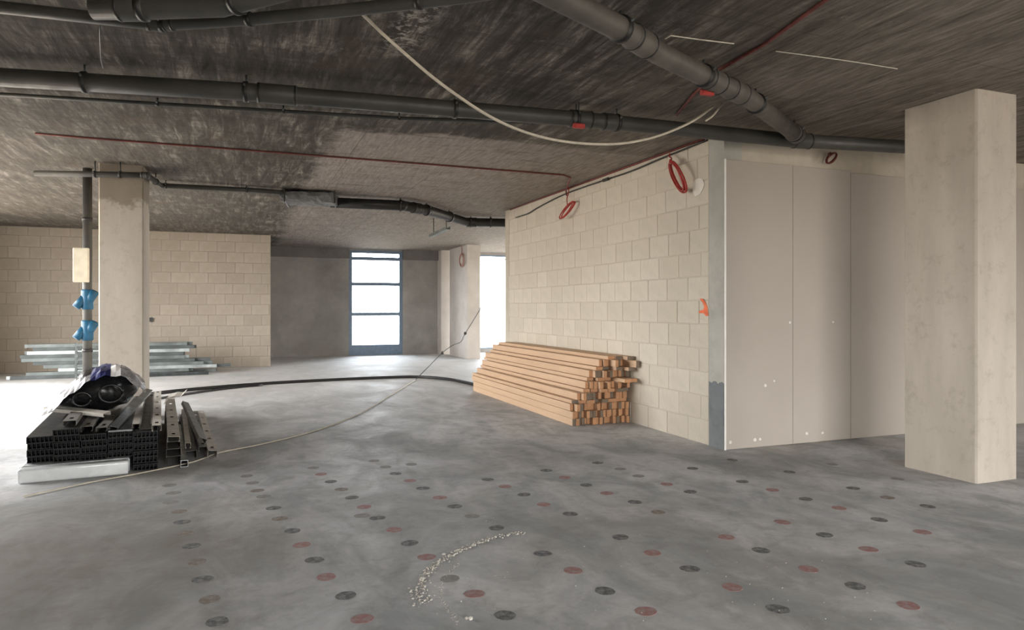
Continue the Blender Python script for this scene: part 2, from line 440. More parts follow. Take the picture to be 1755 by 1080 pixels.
# windows
def window(n, x0, x1, z0, z1, bars, y, fw, label, kick=0.0, vbars=()):
    w = struct(empty('window_%d' % n, ((x0 + x1) / 2, y, z0)), label)
    cx = (x0 + x1) / 2
    def part(nm, a, b, u, v, d0, d1, m):
        obj(nm, bxm(a - cx, b - cx, d0, d1, u - z0, v - z0), m, w)
    part('window_jamb', x0, x0 + fw, z0, z1, 0.02, .16, 'alu'); part('window_jamb', x1 - fw, x1, z0, z1, 0.02, .16, 'alu')
    part('window_head', x0 + fw, x1 - fw, z1 - fw * .8, z1, 0.02, .16, 'alu')
    part('window_sill', x0 + fw, x1 - fw, z0, z0 + max(kick, fw * .6), 0.02, .16, 'alu')
    edges = [z0 + max(kick, fw * .6)]
    for b in bars:
        part('transom', x0 + fw, x1 - fw, b - fw * .5, b + fw * .5, 0.02, .16, 'alu'); edges += [b - fw * .5, b + fw * .5]
    edges.append(z1 - fw * .8)
    xs = [x0 + fw]
    for v in vbars:
        part('mullion', v - fw * .5, v + fw * .5, z0, z1 - fw * .8, 0.02, .16, 'alu'); xs += [v - fw * .5, v + fw * .5]
    xs.append(x1 - fw)
    for i in range(0, len(xs), 2):
        for j in range(0, len(edges), 2):
            part('pane', xs[i], xs[i + 1], edges[j], edges[j + 1], .08, .09, 'glass')
def wz(py, X=None): return at_y(645, py, YB).z
window(1, WX0, WX1, 0.0, WZ1, [wz(538.5), wz(487), wz(443.5)], YB, 0.10, 'tall narrow four-pane window with grey frame', kick=wz(591))
window(2, OX0, OX1, 0.115, 3.19, [], YB, 0.06, 'wide floor-to-ceiling bright glazing beyond the pier', vbars=(8.8,))

# pier and pilaster beside the bright glazing
struct(tag(obj('concrete_pier', bxm(6.015, 6.41, 19.1, 20.9, 0, CEIL), 'pier'), 'long pale concrete pier standing before the bright glazing', 'column'))
struct(tag(obj('concrete_pilaster', bxm(5.84, 6.2, 21.25, YB, 0, CEIL), 'pier'), 'narrow concrete pilaster between tall window and pier', 'column'))

# block walls: a recessed mortar core with single blocks as parts
def block_mesh(name, L, Hh, T, mat):
    bm = bxm(0, T, 0, L, 0, Hh); bev(bm, 0.006)
    me = bpy.data.meshes.new(name); bmesh.ops.recalc_face_normals(bm, faces=bm.faces); bm.to_mesh(me); bm.free(); me.materials.append(M[mat]); return me
CH, BL, J = 0.2555, 0.405, 0.007
def block_wall(parent, run0, run1, place, mat, z_top):
    full = block_mesh('block', BL - J, CH - J, 0.05, mat)
    nrow = int(math.ceil(z_top / CH)); cache = {}
    for r in range(nrow):
        z0 = r * CH + J / 2; h = min(CH - J, z_top - z0 - 0.004)
        if h < 0.03: continue
        s = run0 - (BL / 2 if r % 2 else 0.0) - random.choice((0, 0.03, 0.06))
        while s < run1:
            a, b = max(s, run0), min(s + BL, run1)
            if b - a > 0.05:
                L = b - a - J
                key = (round(L, 3), round(h, 3))
                if abs(L - (BL - J)) < 1e-3 and abs(h - (CH - J)) < 1e-3: me = full
                elif key in cache: me = cache[key]
                else: me = cache[key] = block_mesh('block', L, h, 0.05, mat)
                place(parent, me, a + J / 2, z0, random.uniform(-.003, .002))
            s += BL
wr = struct(obj('wall_core_side', bxm(XW + .006, XW + .22, YP + .262, YWE, 0, CEIL), 'mortar'), 'buff concrete block wall behind the lumber pile')
def place_r(p, me, s, z, d):
    mobj('block', me, p, (XW + d, s, z))
block_wall(wr, YP + .265, YWE, place_r, 'block', CEIL)
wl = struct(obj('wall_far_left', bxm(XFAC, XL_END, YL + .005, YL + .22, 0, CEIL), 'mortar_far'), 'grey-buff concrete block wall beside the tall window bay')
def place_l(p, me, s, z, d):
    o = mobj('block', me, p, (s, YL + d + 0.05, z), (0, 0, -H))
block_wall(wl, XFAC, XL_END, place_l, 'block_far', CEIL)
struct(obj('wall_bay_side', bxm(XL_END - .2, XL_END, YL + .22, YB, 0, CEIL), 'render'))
struct(obj('wall_core_back', bxm(XW, XRIGHT, YWE - .22 + .22, YWE + .2, 0, CEIL), 'conc'))
# corner strip with grey coating at its foot
cs = struct(obj('concrete_corner', bxm(XW - .004, XW + .22, YP + .0145, YP + .262, 0, CEIL), 'strip'), 'smooth concrete corner strip ending the block wall')
bm = bmesh.new(); n = 14
zt = at_x(1228, 655, XW).z
ys = [YP + 0.016 + i * (.244 / n) for i in range(n + 1)]
tops = [zt + 0.012 * math.sin(i * .9) + random.uniform(-.006, .006) for i in range(n + 1)]
fr_ = [[bm.verts.new((XW - .004 - dx, y, z)) for y, z in zip(ys, [0.0] * (n + 1))] + [bm.verts.new((XW - .004 - dx, y, z)) for y, z in zip(ys, tops)] for dx in (0, .003)]
for i in range(n):
    bm.faces.new((fr_[1][i], fr_[1][i + 1], fr_[1][n + 2 + i], fr_[1][n + 1 + i]))
    bm.faces.new((fr_[0][n + 1 + i], fr_[0][n + 2 + i], fr_[1][n + 2 + i], fr_[1][n + 1 + i]))
obj('coating_patch', bm, 'tar', cs)

# plasterboard wall
wp = struct(obj('wall_core_front', bxm(XW + .001, XRIGHT, YP + .016, YP + .22, 0, CEIL), 'conc'), 'concrete wall faced with plasterboard sheets')
zt = at_y(1243, 273, YP).z
xs = [XW - .002, at_y(1359, 500, YP).x, at_y(1458, 500, YP).x, at_y(1508, 500, YP).x + .75, 8.7, 9.9, 11.1, 12.3]
for i in range(len(xs) - 1):
    bm = bxm(xs[i] + .0015, xs[i + 1] - .0015, YP - .0005 * (i % 2), YP + .014, 0.006, zt - (0.02 if i >= 2 else 0)); bev(bm, .002)
    obj('plasterboard_sheet', bm, 'board', wp)
obj('edge_bead', bxm(XW - .008, XW + .006, YP - .006, YP + .006, 0.0, zt + .005), 'edge', wp)
for px, py in ((1252, 758), (1294, 754), (1303, 753), (1383, 743), (1410, 742), (1312, 661), (1327, 653), (1428, 552), (1354, 553)):
    p = at_y(px, py, YP - .0012); bm = bmesh.new()
    rr = random.uniform(.012, .02)
    vs = [bm.verts.new((math.cos(a) * rr * random.uniform(.75, 1.2), 0, math.sin(a) * rr * random.uniform(.75, 1.2))) for a in [i * math.pi / 5 for i in range(10)]]
    f = bm.faces.new(vs); r_ = bmesh.ops.extrude_face_region(bm, geom=[f]); bmesh.ops.translate(bm, verts=[v for v in r_['geom'] if isinstance(v, bmesh.types.BMVert)], vec=(0, .0012, 0))
    obj('filler_spot', bm, 'filler', wp, loc=p)
# columns
def column(x0, x1, y0, y1, mat, label):
    bm = bxm(x0, x1, y0, y1, 0, CEIL); bmesh.ops.bevel(bm, geom=[e for e in bm.edges if abs(e.verts[0].co.z - e.verts[1].co.z) > 1], offset=.015, segments=1, affect='EDGES')
    return struct(tag(obj('concrete_column', bm, mat), label, 'column'))
column(-1.66, -1.16, 9.99, 10.63, 'col_stain', 'square concrete column with a brown-stained head beside the black stack')
column(5.65, 6.15, 4.0, 4.68, 'col', 'pale concrete column in front of the plasterboard wall')

# ------------------------------------------------------------------ painted spots on the floor
SP = {
 'black': [(311.5, 895), (328, 936), (347, 993), (372, 1066), (469, 871), (501, 910), (539, 960), (593, 1021), (567, 825.6), (603, 853), (647, 888), (702.5, 931),
           (866, 1055), (678, 812), (725, 837), (779, 868), (851, 905), (930, 949), (1037, 1013), (836, 822), (898, 848), (977.5, 881), (1063.5, 921),
           (936, 806.5), (1004.6, 831.6), (1088, 860.6), (1182.6, 975), (1333.6, 1044), (1304.6, 943.5), (1466, 1004.5), (1413, 917), (1569, 967), (1507, 891),
           (1272, 825.6), (1381, 855.5), (1353, 809), (1462, 837), (1255, 788.5), (1183, 843), (1024, 793.5), (1187, 803), (1590, 868)],
 'red': [(517, 934), (559, 989), (621, 1061), (624, 869), (675, 908), (731, 955), (813, 1018), (702.5, 824), (754, 853), (982, 978), (1107, 1048), (865.5, 834),
         (932, 865), (967.5, 818.5), (1040, 845.5), (1118.5, 948), (1255, 1006.5), (1245, 921), (1386, 975.7), (1557, 1038), (1341, 895), (1489, 941.5), (1581, 912),
         (1143, 830), (1324, 840), (1438, 871), (550, 813)],
 'brown': [(307, 877), (317.5, 914.5), (337, 963), (359, 1028), (480, 889), (441, 841), (585, 839), (1128, 878), (1521, 853)],
 'pale': [(290, 832), (297, 845), (292, 861), (423, 816), (433, 828), (452, 851), (537, 802), (641, 790), (661, 800.5), (705, 796), (809, 885), (771, 992), (620, 884), (1426, 796), (1538, 821), (1063, 804), (1094, 816)],
}
def disc_mesh(seed, mat, R=.052):
    rs = random.Random(seed); bm = bmesh.new(); n = 22
    ph = rs.random() * 6
    rad = [R * (1 + .05 * math.sin(2 * a + ph) + rs.uniform(-.035, .035)) for a in [2 * math.pi * i / n for i in range(n)]]
    up = [bm.verts.new((rad[i] * math.cos(2 * math.pi * i / n), rad[i] * math.sin(2 * math.pi * i / n), .0012)) for i in range(n)]
    lo = [bm.verts.new((v.co.x * 1.02, v.co.y * 1.02, 0)) for v in up]
    bm.faces.new(up)
    for i in range(n): bm.faces.new((lo[i], lo[(i + 1) % n], up[(i + 1) % n], up[i]))
    me = bpy.data.meshes.new('painted_spot'); bmesh.ops.recalc_face_normals(bm, faces=bm.faces); bm.to_mesh(me); bm.free(); me.materials.append(M['spot_' + mat]); return me
for kd, pts in SP.items():
    variants = [disc_mesh(s * 7 + len(pts), kd) for s in range(4)]
    for i, (px, py) in enumerate(pts):
        p = floor_pt(px, py)
        mobj('painted_spot', variants[i % 4], fl, (p.x, p.y, 0), (0, 0, random.random() * 6), (1, 1, 1))

# ------------------------------------------------------------------ lumber pile
LX1 = XW - .022; LH, LW = 0.088, 0.046
def lumber_mesh(w, h, L, end):
    bm = bmesh.new(); box(bm, -w / 2, w / 2, 0, L, 0, h)
    bev(bm, .0025)
    for f in bm.faces:
        if abs(f.calc_center_median().y) < .004 or abs(f.calc_center_median().y - L) < .004: f.material_index = 1
    me = bpy.data.meshes.new('pine_board'); bmesh.ops.recalc_face_normals(bm, faces=bm.faces); bm.to_mesh(me); bm.free()
    me.materials.append(M['pine']); me.materials.append(M[end]); return me
LV = [lumber_mesh(LW - .003, LH - .003, L, e_) for L in (4.0, 3.94) for e_ in ('pine_end', 'pine_end', 'pine_end', 'grey_pine')]
LFLAT = [lumber_mesh(LH + .006, LW - .003, 4.0, e_) for e_ in ('pine_end', 'grey_pine')]
rows = [('v', 3.775), ('v', 3.78), ('v', 3.79), ('f', 3.80), ('v', 3.86), ('f', 3.93), ('v', 3.98), ('f', 4.02), ('v', 4.06), ('f', 4.10), ('v', 4.20), ('f', 4.28)]
z = 0.002
for r, (kd, xl) in enumerate(rows):
    w = LW if kd == 'v' else LH + .009
    hgt = LH if kd == 'v' else LW
    n = int((LX1 - xl) / w)
    for c in range(n):
        slack = (LX1 - xl - n * w) / max(n, 1)
        x = LX1 - (n - c - .5) * (w + slack * .6)
        me = random.choice(LV) if kd == 'v' else random.choice([LFLAT[0]] * 3 + [LFLAT[1]])
        y = 7.76 + random.uniform(-.045, .055) + (0.05 if c == 0 and r > 3 else 0)
        if c == 0: x += random.uniform(-.012, .006)
        if r >= 4: y += random.uniform(-.06, .06)
        if r in (9, 10) and c >= n - 1: y -= 0.22
        if r == 7 and c >= n - 2: y -= 0.30
        if r == 11 and c == n - 1: y -= 0.10
        o = mobj('pine_board', me, None, (x, y, z))
        pos = 'against the block wall' if c == n - 1 else ('on the open side' if c == 0 else ORD[c] + ' from its open side')
        how = 'edge-laid' if kd == 'v' else 'flat-laid'
        tag(o, '%s pine board, %s row up in the lumber pile, %s' % (how, ORD[r], pos), 'board', 'boards in the lumber pile by the block wall')
    z += hgt
PILE_TOP = z

# ------------------------------------------------------------------ ceiling pipes
def clamp(parent, p, d, r, mat='rubber', rod=True):
    d = Vector(d).normalized(); p = Vector(p)
    bm = bmesh.new(); tube(bm, [p - d * .016, p + d * .016], r * 1.16, 16)
    c = obj('pipe_clamp', bm, mat, parent, True)
    for poly in c.data.polygons: poly.use_smooth = len(poly.vertices) == 4
    if rod and CEIL - p.z > r + .02:
        b2 = bmesh.new(); tube(b2, [p + Vector((0, 0, r)), Vector((p.x, p.y, CEIL))], .008, 6)
        obj('hanger_rod', b2, 'zinc_dark', c, True)
    return c
def collar(parent, p, d, r, L, mat, k=1.13):
    d = Vector(d).normalized(); p = Vector(p)
    bm = bmesh.new(); tube(bm, [p - d * L / 2, p - d * (L / 2 - .012), p + d * (L / 2 - .012), p + d * L / 2], [r * k * .97, r * k, r * k, r * k * .97], 18)
    o = obj('pipe_coupling', bm, mat, parent, True)
    for s in (-1, 1):
        b2 = bmesh.new(); q = p + d * s * (L / 2 - .016); tube(b2, [q - d * .007, q + d * .007], r * k * 1.035, 18)
        obj('gasket_ring', b2, 'rubber', o, True)
    return o
def pipe(name, label, pts, r, mat, clamps=(), collars=(), cat='pipe', n=18, kc=1.13, sub=0):
    """pts: centre line; clamps / collars: (segment index, fraction[, length])"""
    pts = [Vector(p) for p in pts]
    base = pts[0].copy()
    e = empty(name, base)
    pts = [p - base for p in pts]
    sec = smooth_path(pts, sub) if sub else pts
    tubeobj('pipe_run', sec, r, mat, e, n)
    for p in pts[1:-1]:
        if not sub:
            bm = bmesh.new(); bmesh.ops.create_uvsphere(bm, u_segments=16, v_segments=8, radius=r * 1.01)
            obj('elbow', bm, mat, e, True, loc=p)
    off = Vector((0, 0, 0))
    for (i, f) in clamps:
        p = pts[i].lerp(pts[i + 1], f); d = pts[i + 1] - pts[i]
        bmc = Vector(p)
        dd = d.normalized(); bm = bmesh.new(); tube(bm, [p - dd * .016, p + dd * .016], r * 1.18, 18)
        c = obj('pipe_clamp', bm, 'rubber', e, True)
        nrm = Vector((0, -1, .35)).normalized(); nrm = (nrm - dd * nrm.dot(dd)).normalized()
        b3 = bmesh.new(); tube(b3, [p + nrm * r * 1.1, p + nrm * (r * 1.18 + .018)], .009, 6); obj('clamp_bolt', b3, 'zinc', c)
        top = CEIL - base.z
        if top - p.z > r + .01:
            b2 = bmesh.new(); tube(b2, [p + Vector((0, 0, r)), Vector((p.x, p.y, top))], .008, 6); obj('hanger_rod', b2, 'zinc_dark', c, True)
    for (i, f, L) in collars:
        p = pts[i].lerp(pts[i + 1], f); collar(e, p, pts[i + 1] - pts[i], r, L, mat, kc)
    return tag(e, label, cat)

def C(px, py, drop=.12): return ceil_pt(px, py, drop)
pA = [C(-60, 129, .13), C(430, 158, .13), C(1000, 205, .13), C(1060, 211, .13), C(1350, 240, .13), C(1720, 262, .13)]
pipe('drain_pipe', 'long thick grey drain pipe slung under the ceiling across the whole room', pA, .068, 'pvc',
     clamps=[(0, .982), (1, .58), (1, .975), (2, .95), (0, .4), (4, .55)], collars=[(1, .07, .30), (1, .99, .22), (2, .75, .16), (4, .06, .2)])
pB = [C(905, -32, .11), C(1068, 52, .11), C(1130, 92, .11), C(1232, 143, .12), C(1283, 168, .12), C(1368, 234, .13)]
pipe('drain_pipe', 'dusty grey drain pipe running diagonally to join the long pipe', pB, .073, 'pvc_warm',
     clamps=[(0, .97), (2, .72), (4, .12), (4, .9)], collars=[(1, .45, .22), (2, .9, .2), (3, .55, .22), (4, .93, .16)])
pC = [C(-40, 8, .09), C(275, 43, .09), C(430, 33, .09), C(600, 17, .09), C(770, -2, .09), C(900, -20, .09)]
pipe('drain_pipe', 'slim dark pipe bent at an elbow along the top edge of the photo', pC, .036, 'pvc', clamps=[(1, .02), (1, .98), (3, .7)], collars=[(0, .97, .1), (1, .1, .08)])
pD = [C(160, 14, .16), C(238, 14, .16), C(380, 9, .16), C(520, -28, .16)]
pipe('drain_pipe', 'thick dark pipe above the slim bent pipe at the top left', pD, .062, 'pvc', clamps=[(1, .05), (2, .2)], collars=[(0, .85, .16)])
pE = [C(-60, 158, .05), C(270, 178, .05), C(490, 191, .05), C(690, 203, .05), C(920, 210, .05), C(985, 213, .05)]
pipe('conduit_pipe', 'thin grey conduit running just beyond the long thick drain pipe', pE, .017, 'pvc', clamps=[(1, .0), (1, .98), (2, .97), (3, .97)], n=10)
pF = [C(60, 297, .16), C(160, 298.5, .16), C(252, 300.5, .155), C(276, 318, .08), C(430, 326, .06), C(500, 331, .06)]
pipe('conduit_pipe', 'grey pipe crossing the head of the stained column', pF, .036, 'pvc', clamps=[(1, .5), (2, .6), (3, .05), (3, .95), (1, .03)], collars=[(1, .96, .09)])
pG = [C(566, 347, .12), C(690, 352.5, .12), C(735, 361, .12), C(800, 381, .12), C(868, 382, .12), at_x(905, 386, XW + .4)]
pG[-1] = pG[-2] + (pG[-2] - pG[-3]).normalized() * 3.2
pipe('drain_pipe', 'short dark kinked pipe far off under the ceiling before the bright glazing', pG, .085, 'rubber', clamps=[(0, .97), (1, .9), (2, .5), (3, .1), (3, .6)], collars=[(1, .5, .2), (3, .12, .2)], kc=1.1)
# red caps lying under the couplings
for (px, py, dp, lab) in ((992, 216, .21, 'small red clip hanging below the long drain pipe'), (1212, 159, .20, 'small red clip hanging below the diagonal drain pipe')):
    p = ceil_pt(px, py, dp)
    bm = bxm(-.055, .055, -.02, .02, -.02, .02); bev(bm, .006)
    e = empty('pipe_clip', p); obj('clip_body', bm, 'red', e)
    bm = bmesh.new(); tube(bm, [(0, 0, .018), (0, 0, dp - .001)], .006, 6); obj('clip_rod', bm, 'zinc_dark', e)
    tag(e, lab, 'clip')

# grey crumpled sleeve that joins the far pipes
a, b = C(490, 328, .0), C(575, 331, .0)
e = empty('duct_sleeve', ((a + b) / 2))
L = (b - a).length; dirv = (b - a).normalized()
bm = bmesh.new(); nu, nv = 14, 16; rings = []
for i in range(nu + 1):
    t = i / nu - .5; ring = []
    for j in range(nv):
        an = 2 * math.pi * j / nv
        yy = .30 * (abs(math.cos(an)) ** .6) * (1 if math.cos(an) > 0 else -1); zz = -.10 + .095 * (abs(math.sin(an)) ** .6) * (1 if math.sin(an) > 0 else -1)
        jit = random.uniform(-.014, .014); sk = .12 * (yy / .23) * 0.4
        v = dirv * (t * L + sk) + Vector((-dirv.y, dirv.x, 0)) * (yy + jit) + Vector((0, 0, min(-.004, zz + jit)))
        ring.append(bm.verts.new(v))
    rings.append(ring)
for q, w_ in zip(rings[:-1], rings[1:]):
    for j in range(nv): bm.faces.new((q[j], q[(j + 1) % nv], w_[(j + 1) % nv], w_[j]))
bm.faces.new(rings[0]); bm.faces.new(rings[-1])
obj('sleeve_body', bm, 'greyfilm', e)
for s in (-.5, .5):
    p = dirv * (s * L * .98)
    bm = bmesh.new(); sd = Vector((-dirv.y, dirv.x, 0))
    tube(bm, [p + sd * .30 - Vector((0, 0, .012)), p + sd * .32 - Vector((0, 0, .20)), p - sd * .32 - Vector((0, 0, .20)), p - sd * .30 - Vector((0, 0, .012))], .01, 6); obj('sleeve_strap', bm, 'zinc_dark', e)
tag(e, 'crumpled grey wrapped sleeve joining the far ceiling pipes', 'sleeve')
# pale metal channel hanging by the far pipe
p0, p1 = at_d(739, 402, 14.2), at_d(768, 388, 13.6)
e = empty('metal_channel', p0); d = p1 - p0
bm = bmesh.new(); sd = Vector((-d.y, d.x, 0)).normalized()
prof = [(-.05, 0), (-.05, -.06), (.05, -.06), (.05, 0), (.042, 0), (.042, -.052), (-.042, -.052), (-.042, 0)]
A = [bm.verts.new(sd * u + Vector((0, 0, v))) for u, v in prof]; B = [bm.verts.new(d + sd * u + Vector((0, 0, v))) for u, v in prof]
for j in range(8): bm.faces.new((A[j], A[(j + 1) % 8], B[(j + 1) % 8], B[j]))
for q in ((0, 1, 6, 7), (1, 2, 5, 6), (2, 3, 4, 5)):
    bm.faces.new([A[j] for j in q]); bm.faces.new([B[j] for j in q])
obj('channel_body', bm, 'zinc', e)
for t in (.15, .9):
    q = d * t; bm = bmesh.new(); tube(bm, [q - Vector((0, 0, .05)), Vector((q.x, q.y, CEIL - p0.z))], .01, 6); obj('hanger_rod', bm, 'zinc_dark', e)
tag(e, 'short pale metal channel hung at a slant below the far kinked pipe', 'channel')

# ------------------------------------------------------------------ cables, ropes and conduits
R_PTS = [(622, 25), (655, 57), (700, 97), (745, 135), (790, 168), (835, 197), (880, 219), (925, 234), (970, 243), (1020, 247), (1065, 246), (1110, 238), (1150, 225), (1190, 206), (1222, 183)]
z0_, z1_ = 1.79 * F / 503, 1.75 * F / 345
pts = []
for i, (px, py) in enumerate(R_PTS):
    t = (px - 622) / 600; pts.append(at_d(px, py, z0_ + (z1_ - z0_) * t))
tag(tubeobj('cable', pts, .0105, 'rope', None, 8, True, 4), 'cream cable sagging in a long loop below the ceiling pipes', 'cable')
pts = [at_d(1210, 207, 5.75), at_d(1222, 198, 5.85), at_d(1233, 184, 5.95), ceil_pt(1238, 178, .02)]
tag(tubeobj('cable', pts, .008, 'rope', None, 8, True, 4), 'short loose cream cable end hanging below the diagonal pipe', 'cable')
# floor cable: along the floor, then up through the air to the ceiling at the far bay
pts = [floor_pt(40, 851, .008), floor_pt(158, 826, .008), floor_pt(235, 812, .008), floor_pt(330, 792, .008), floor_pt(375, 776, .008), floor_pt(440, 763, .008), floor_pt(520, 744, .008), floor_pt(580, 724, .008), floor_pt(625, 704, .008), floor_pt(665, 680, .008), floor_pt(712, 651, .008)]
tag(tubeobj('cable', pts, .006, 'rope', None, 6, True, 5), 'thin cream cable lying in a long curve across the concrete floor', 'cable')
e0 = floor_pt(712, 651, .008)
D0 = e0.x * SA + e0.y * CA
up = [(712, 651), (735, 628), (758, 605), (776, 592), (790, 586), (797, 572), (820, 535), (845, 488), (868, 440), (884, 402)]
pts = []
for i, (px, py) in enumerate(up):
    t = (px - 712) / (884 - 712); pts.append(at_d(px, py, D0 + (17.0 - D0) * t))
pts[0] = e0; pts[-1].z = min(pts[-1].z, CEIL - .005)
cb = tag(tubeobj('cable', pts, .0085, 'zinc_dark', None, 6, True, 3), 'thin wire rising from the floor towards the ceiling by the bright glazing', 'cable')
for i in (2, 5):
    bm = bmesh.new(); bmesh.ops.create_icosphere(bm, subdivisions=1, radius=.035)
    for v in bm.verts: v.co += Vector((random.uniform(-.012, .012), 0, random.uniform(-.012, .012)))
    obj('knot', bm, 'blackcable', cb, loc=pts[i])
# black hose on the floor
hz = [(150, 690), (230, 680), (285, 672), (380, 663), (470, 656.5), (560, 651.5), (650, 647.5), (715, 646), (765, 649.5), (800, 656), (822, 661)]
pts = [floor_pt(x, y, .025) for x, y in hz]
tag(tubeobj('hose', pts, .03, 'rubber', None, 10, True, 5), 'black hose curving across the floor to the lumber pile', 'hose')
hz = [(150, 700), (240, 688), (290, 680), (340, 672), (400, 664.5), (450, 660)]
pts = [floor_pt(x, y, .018) for x, y in hz]
tag(tubeobj('hose', pts, .018, 'rubber', None, 8, True, 5), 'thinner short black hose lying in front of the long hose', 'hose')
# red conduit across the ceiling
pts = [ceil_pt(60, 229, .012), ceil_pt(160, 237.5, .012), ceil_pt(430, 258, .012), ceil_pt(700, 279, .012), ceil_pt(965, 300, .012)]
q = at_x(972, 330, XW - .02)
pts += [pts[-1] + Vector((.15, .08, -.01)), Vector((XW - .04, q.y, CEIL - .03)), Vector((XW - .03, q.y, CEIL - .12))]
tag(tubeobj('conduit', pts, .0105, 'darkred', None, 8, True, 0), 'straight red conduit crossing the ceiling to the block wall', 'conduit')
pts = [ceil_pt(1440, -20, .016), ceil_pt(1415, 0, .016), ceil_pt(1310, 76, .016), ceil_pt(1228, 122, .016), ceil_pt(1188, 163, .016), ceil_pt(1160, 197, .016)]
tag(tubeobj('conduit', pts, .013, 'darkred', None, 8), 'faded red conduit on the ceiling passing over the diagonal pipe', 'conduit')
pts = [Vector((XW - .014, y, CEIL - .014)) for y in (6.2, 8, 10, YWE - .1)]
tag(tubeobj('conduit', pts, .012, 'darkred', None, 8), 'dark red conduit along the top edge of the block wall', 'conduit')
# cable on the block wall
wz_pts = [(884, 373), (905, 366), (920, 357), (950, 341), (975, 330), (1000, 321), (1035, 309), (1080, 294), (1130, 273), (1165, 259), (1212, 240)]
pts = [at_x(px, py, XW - .018) for px, py in wz_pts]
for p in pts: p.z = min(p.z, CEIL - .03)
tag(tubeobj('cable', pts, .011, 'blackcable', None, 8, True, 4), 'black cable strung along the top of the block wall', 'cable')
bm = bmesh.new(); p = at_x(1038, 308, XW - .03); bmesh.ops.create_cube(bm, size=1); bmesh.ops.scale(bm, vec=(.03, .16, .04), verts=bm.verts); bev(bm, .008)
tag(obj('cable_joint', bm, 'blackcable', None, loc=p), 'small black joint box on the wall cable', 'joint')

def coil(name, label, centre, u, v, ru, rv, drop_to, r, turns=4, mat='red'):
    """hank of conduit hanging in the plane u, v; drop_to is where its tail is fixed"""
    cen = Vector(centre); u = Vector(u).normalized(); v = Vector(v).normalized(); w = u.cross(v).normalized()
    pts = []; N = 22 * turns
    for i in range(N + 1):
        a = 2 * math.pi * i / 22 + math.pi / 2
        s = 1 + .10 * math.sin(i * .09 + 1) + random.uniform(-.006, .006)
        pts.append(u * math.cos(a) * ru * s + v * math.sin(a) * rv * s + w * (.014 * math.sin(i * .21)))
    e = empty(name, cen)
    tubeobj('coil', pts, r, mat, e, 6)
    top = pts[0]; t2 = Vector(drop_to) - cen
    tubeobj('tail', [top, top.lerp(t2, .35) + w * .015, top.lerp(t2, .7) - w * .01, t2], r, mat, e, 6, True, 4)
    tubeobj('tie', [top + u * -.03, top + v * .02 , top + u * .03], r * 1.2, mat, e, 6)
    return tag(e, label, 'conduit coil')
c1 = at_x(972, 360, XW - .10)
coil('conduit_coil', 'small red conduit coil hanging tilted at the far part of the block wall', c1, (0.12, -.93, -.30 + .75), (0.2, .3, .6), .20, .07, at_x(974, 318, XW - .03), .008, 4)
c2 = at_x(1161, 303, XW - .10)
coil('conduit_coil', 'large red conduit coil hanging on the block wall near the concrete corner', c2, (.25, 1, .05), (-.1, .55, 1), .12, .20, Vector((XW - .04, at_x(1153, 252, XW).y, CEIL - .05)), .008, 5)
c3 = at_y(1425, 271, YP - .06)
coil('conduit_coil', 'dark red conduit coil hanging above the plasterboard', c3, (1, .1, .75), (-.45, 0, .6), .09, .035, Vector((c3.x + .02, YP - .03, CEIL - .12)), .009, 3, 'darkred')
c4 = at_x(791, 446, 5.98)
coil('conduit_coil', 'pale red conduit ring on the far concrete pier', c4, (.1, 1, 0), (0, 0, 1), .28, .18, c4 + Vector((0, .05, .55)), .012, 2, 'palered')

# white chalk batten lines on the ceiling
def strip(name, label, pts, w, mat='white', cat='wire'):
    tag(tubeobj(name, pts, w, mat, None, 6), label, cat)
strip('wire', 'white wire with a hooked end stretched on the ceiling', [ceil_pt(1140, 67, .03), ceil_pt(1150, 61, .012), ceil_pt(1200, 68, .010), ceil_pt(1258, 75, .010)], .0045)
strip('wire', 'thin white wire along the ceiling before the pale column', [ceil_pt(1330, 88, .007), ceil_pt(1400, 97, .007), ceil_pt(1470, 107, .007), ceil_pt(1538, 118, .007)], .004)
strip('wire', 'thin grey wire hanging at the top left edge by the slim pipe', [ceil_pt(172, 25, .09), at_d(171, 60, 4.3), at_d(173, 100, 4.6), at_d(177, 117, 4.7)], .004, 'zinc_dark')

# orange spray mark and its faint marks on the block wall
def spray(parent, outline, X):
    bm = bmesh.new(); vs = [bm.verts.new(at_x(px, py, X)) for px, py in outline]
    f = bm.faces.new(vs); r_ = bmesh.ops.extrude_face_region(bm, geom=[f]); bmesh.ops.translate(bm, verts=[v for v in r_['geom'] if isinstance(v, bmesh.types.BMVert)], vec=(.003, 0, 0))
    bmesh.ops.triangulate(bm, faces=bm.faces)
    return obj('spray_mark', bm, 'orange', parent)
spray(wr, [(1199, 512), (1204, 512), (1209, 518), (1212, 526), (1213, 534), (1214, 541), (1210, 542), (1206, 537), (1198, 537), (1198, 533), (1205, 531), (1207, 526), (1204, 519)], XW - .0075)

sm_ = spray(wr, [(1187, 318), (1190, 309), (1197, 305), (1204, 307), (1207, 316), (1204, 325), (1199, 333), (1191, 337), (1187, 328)], XW - .0075)
sm_.name = 'plaster_smear'; sm_.data.materials.clear(); sm_.data.materials.append(M['filler'])

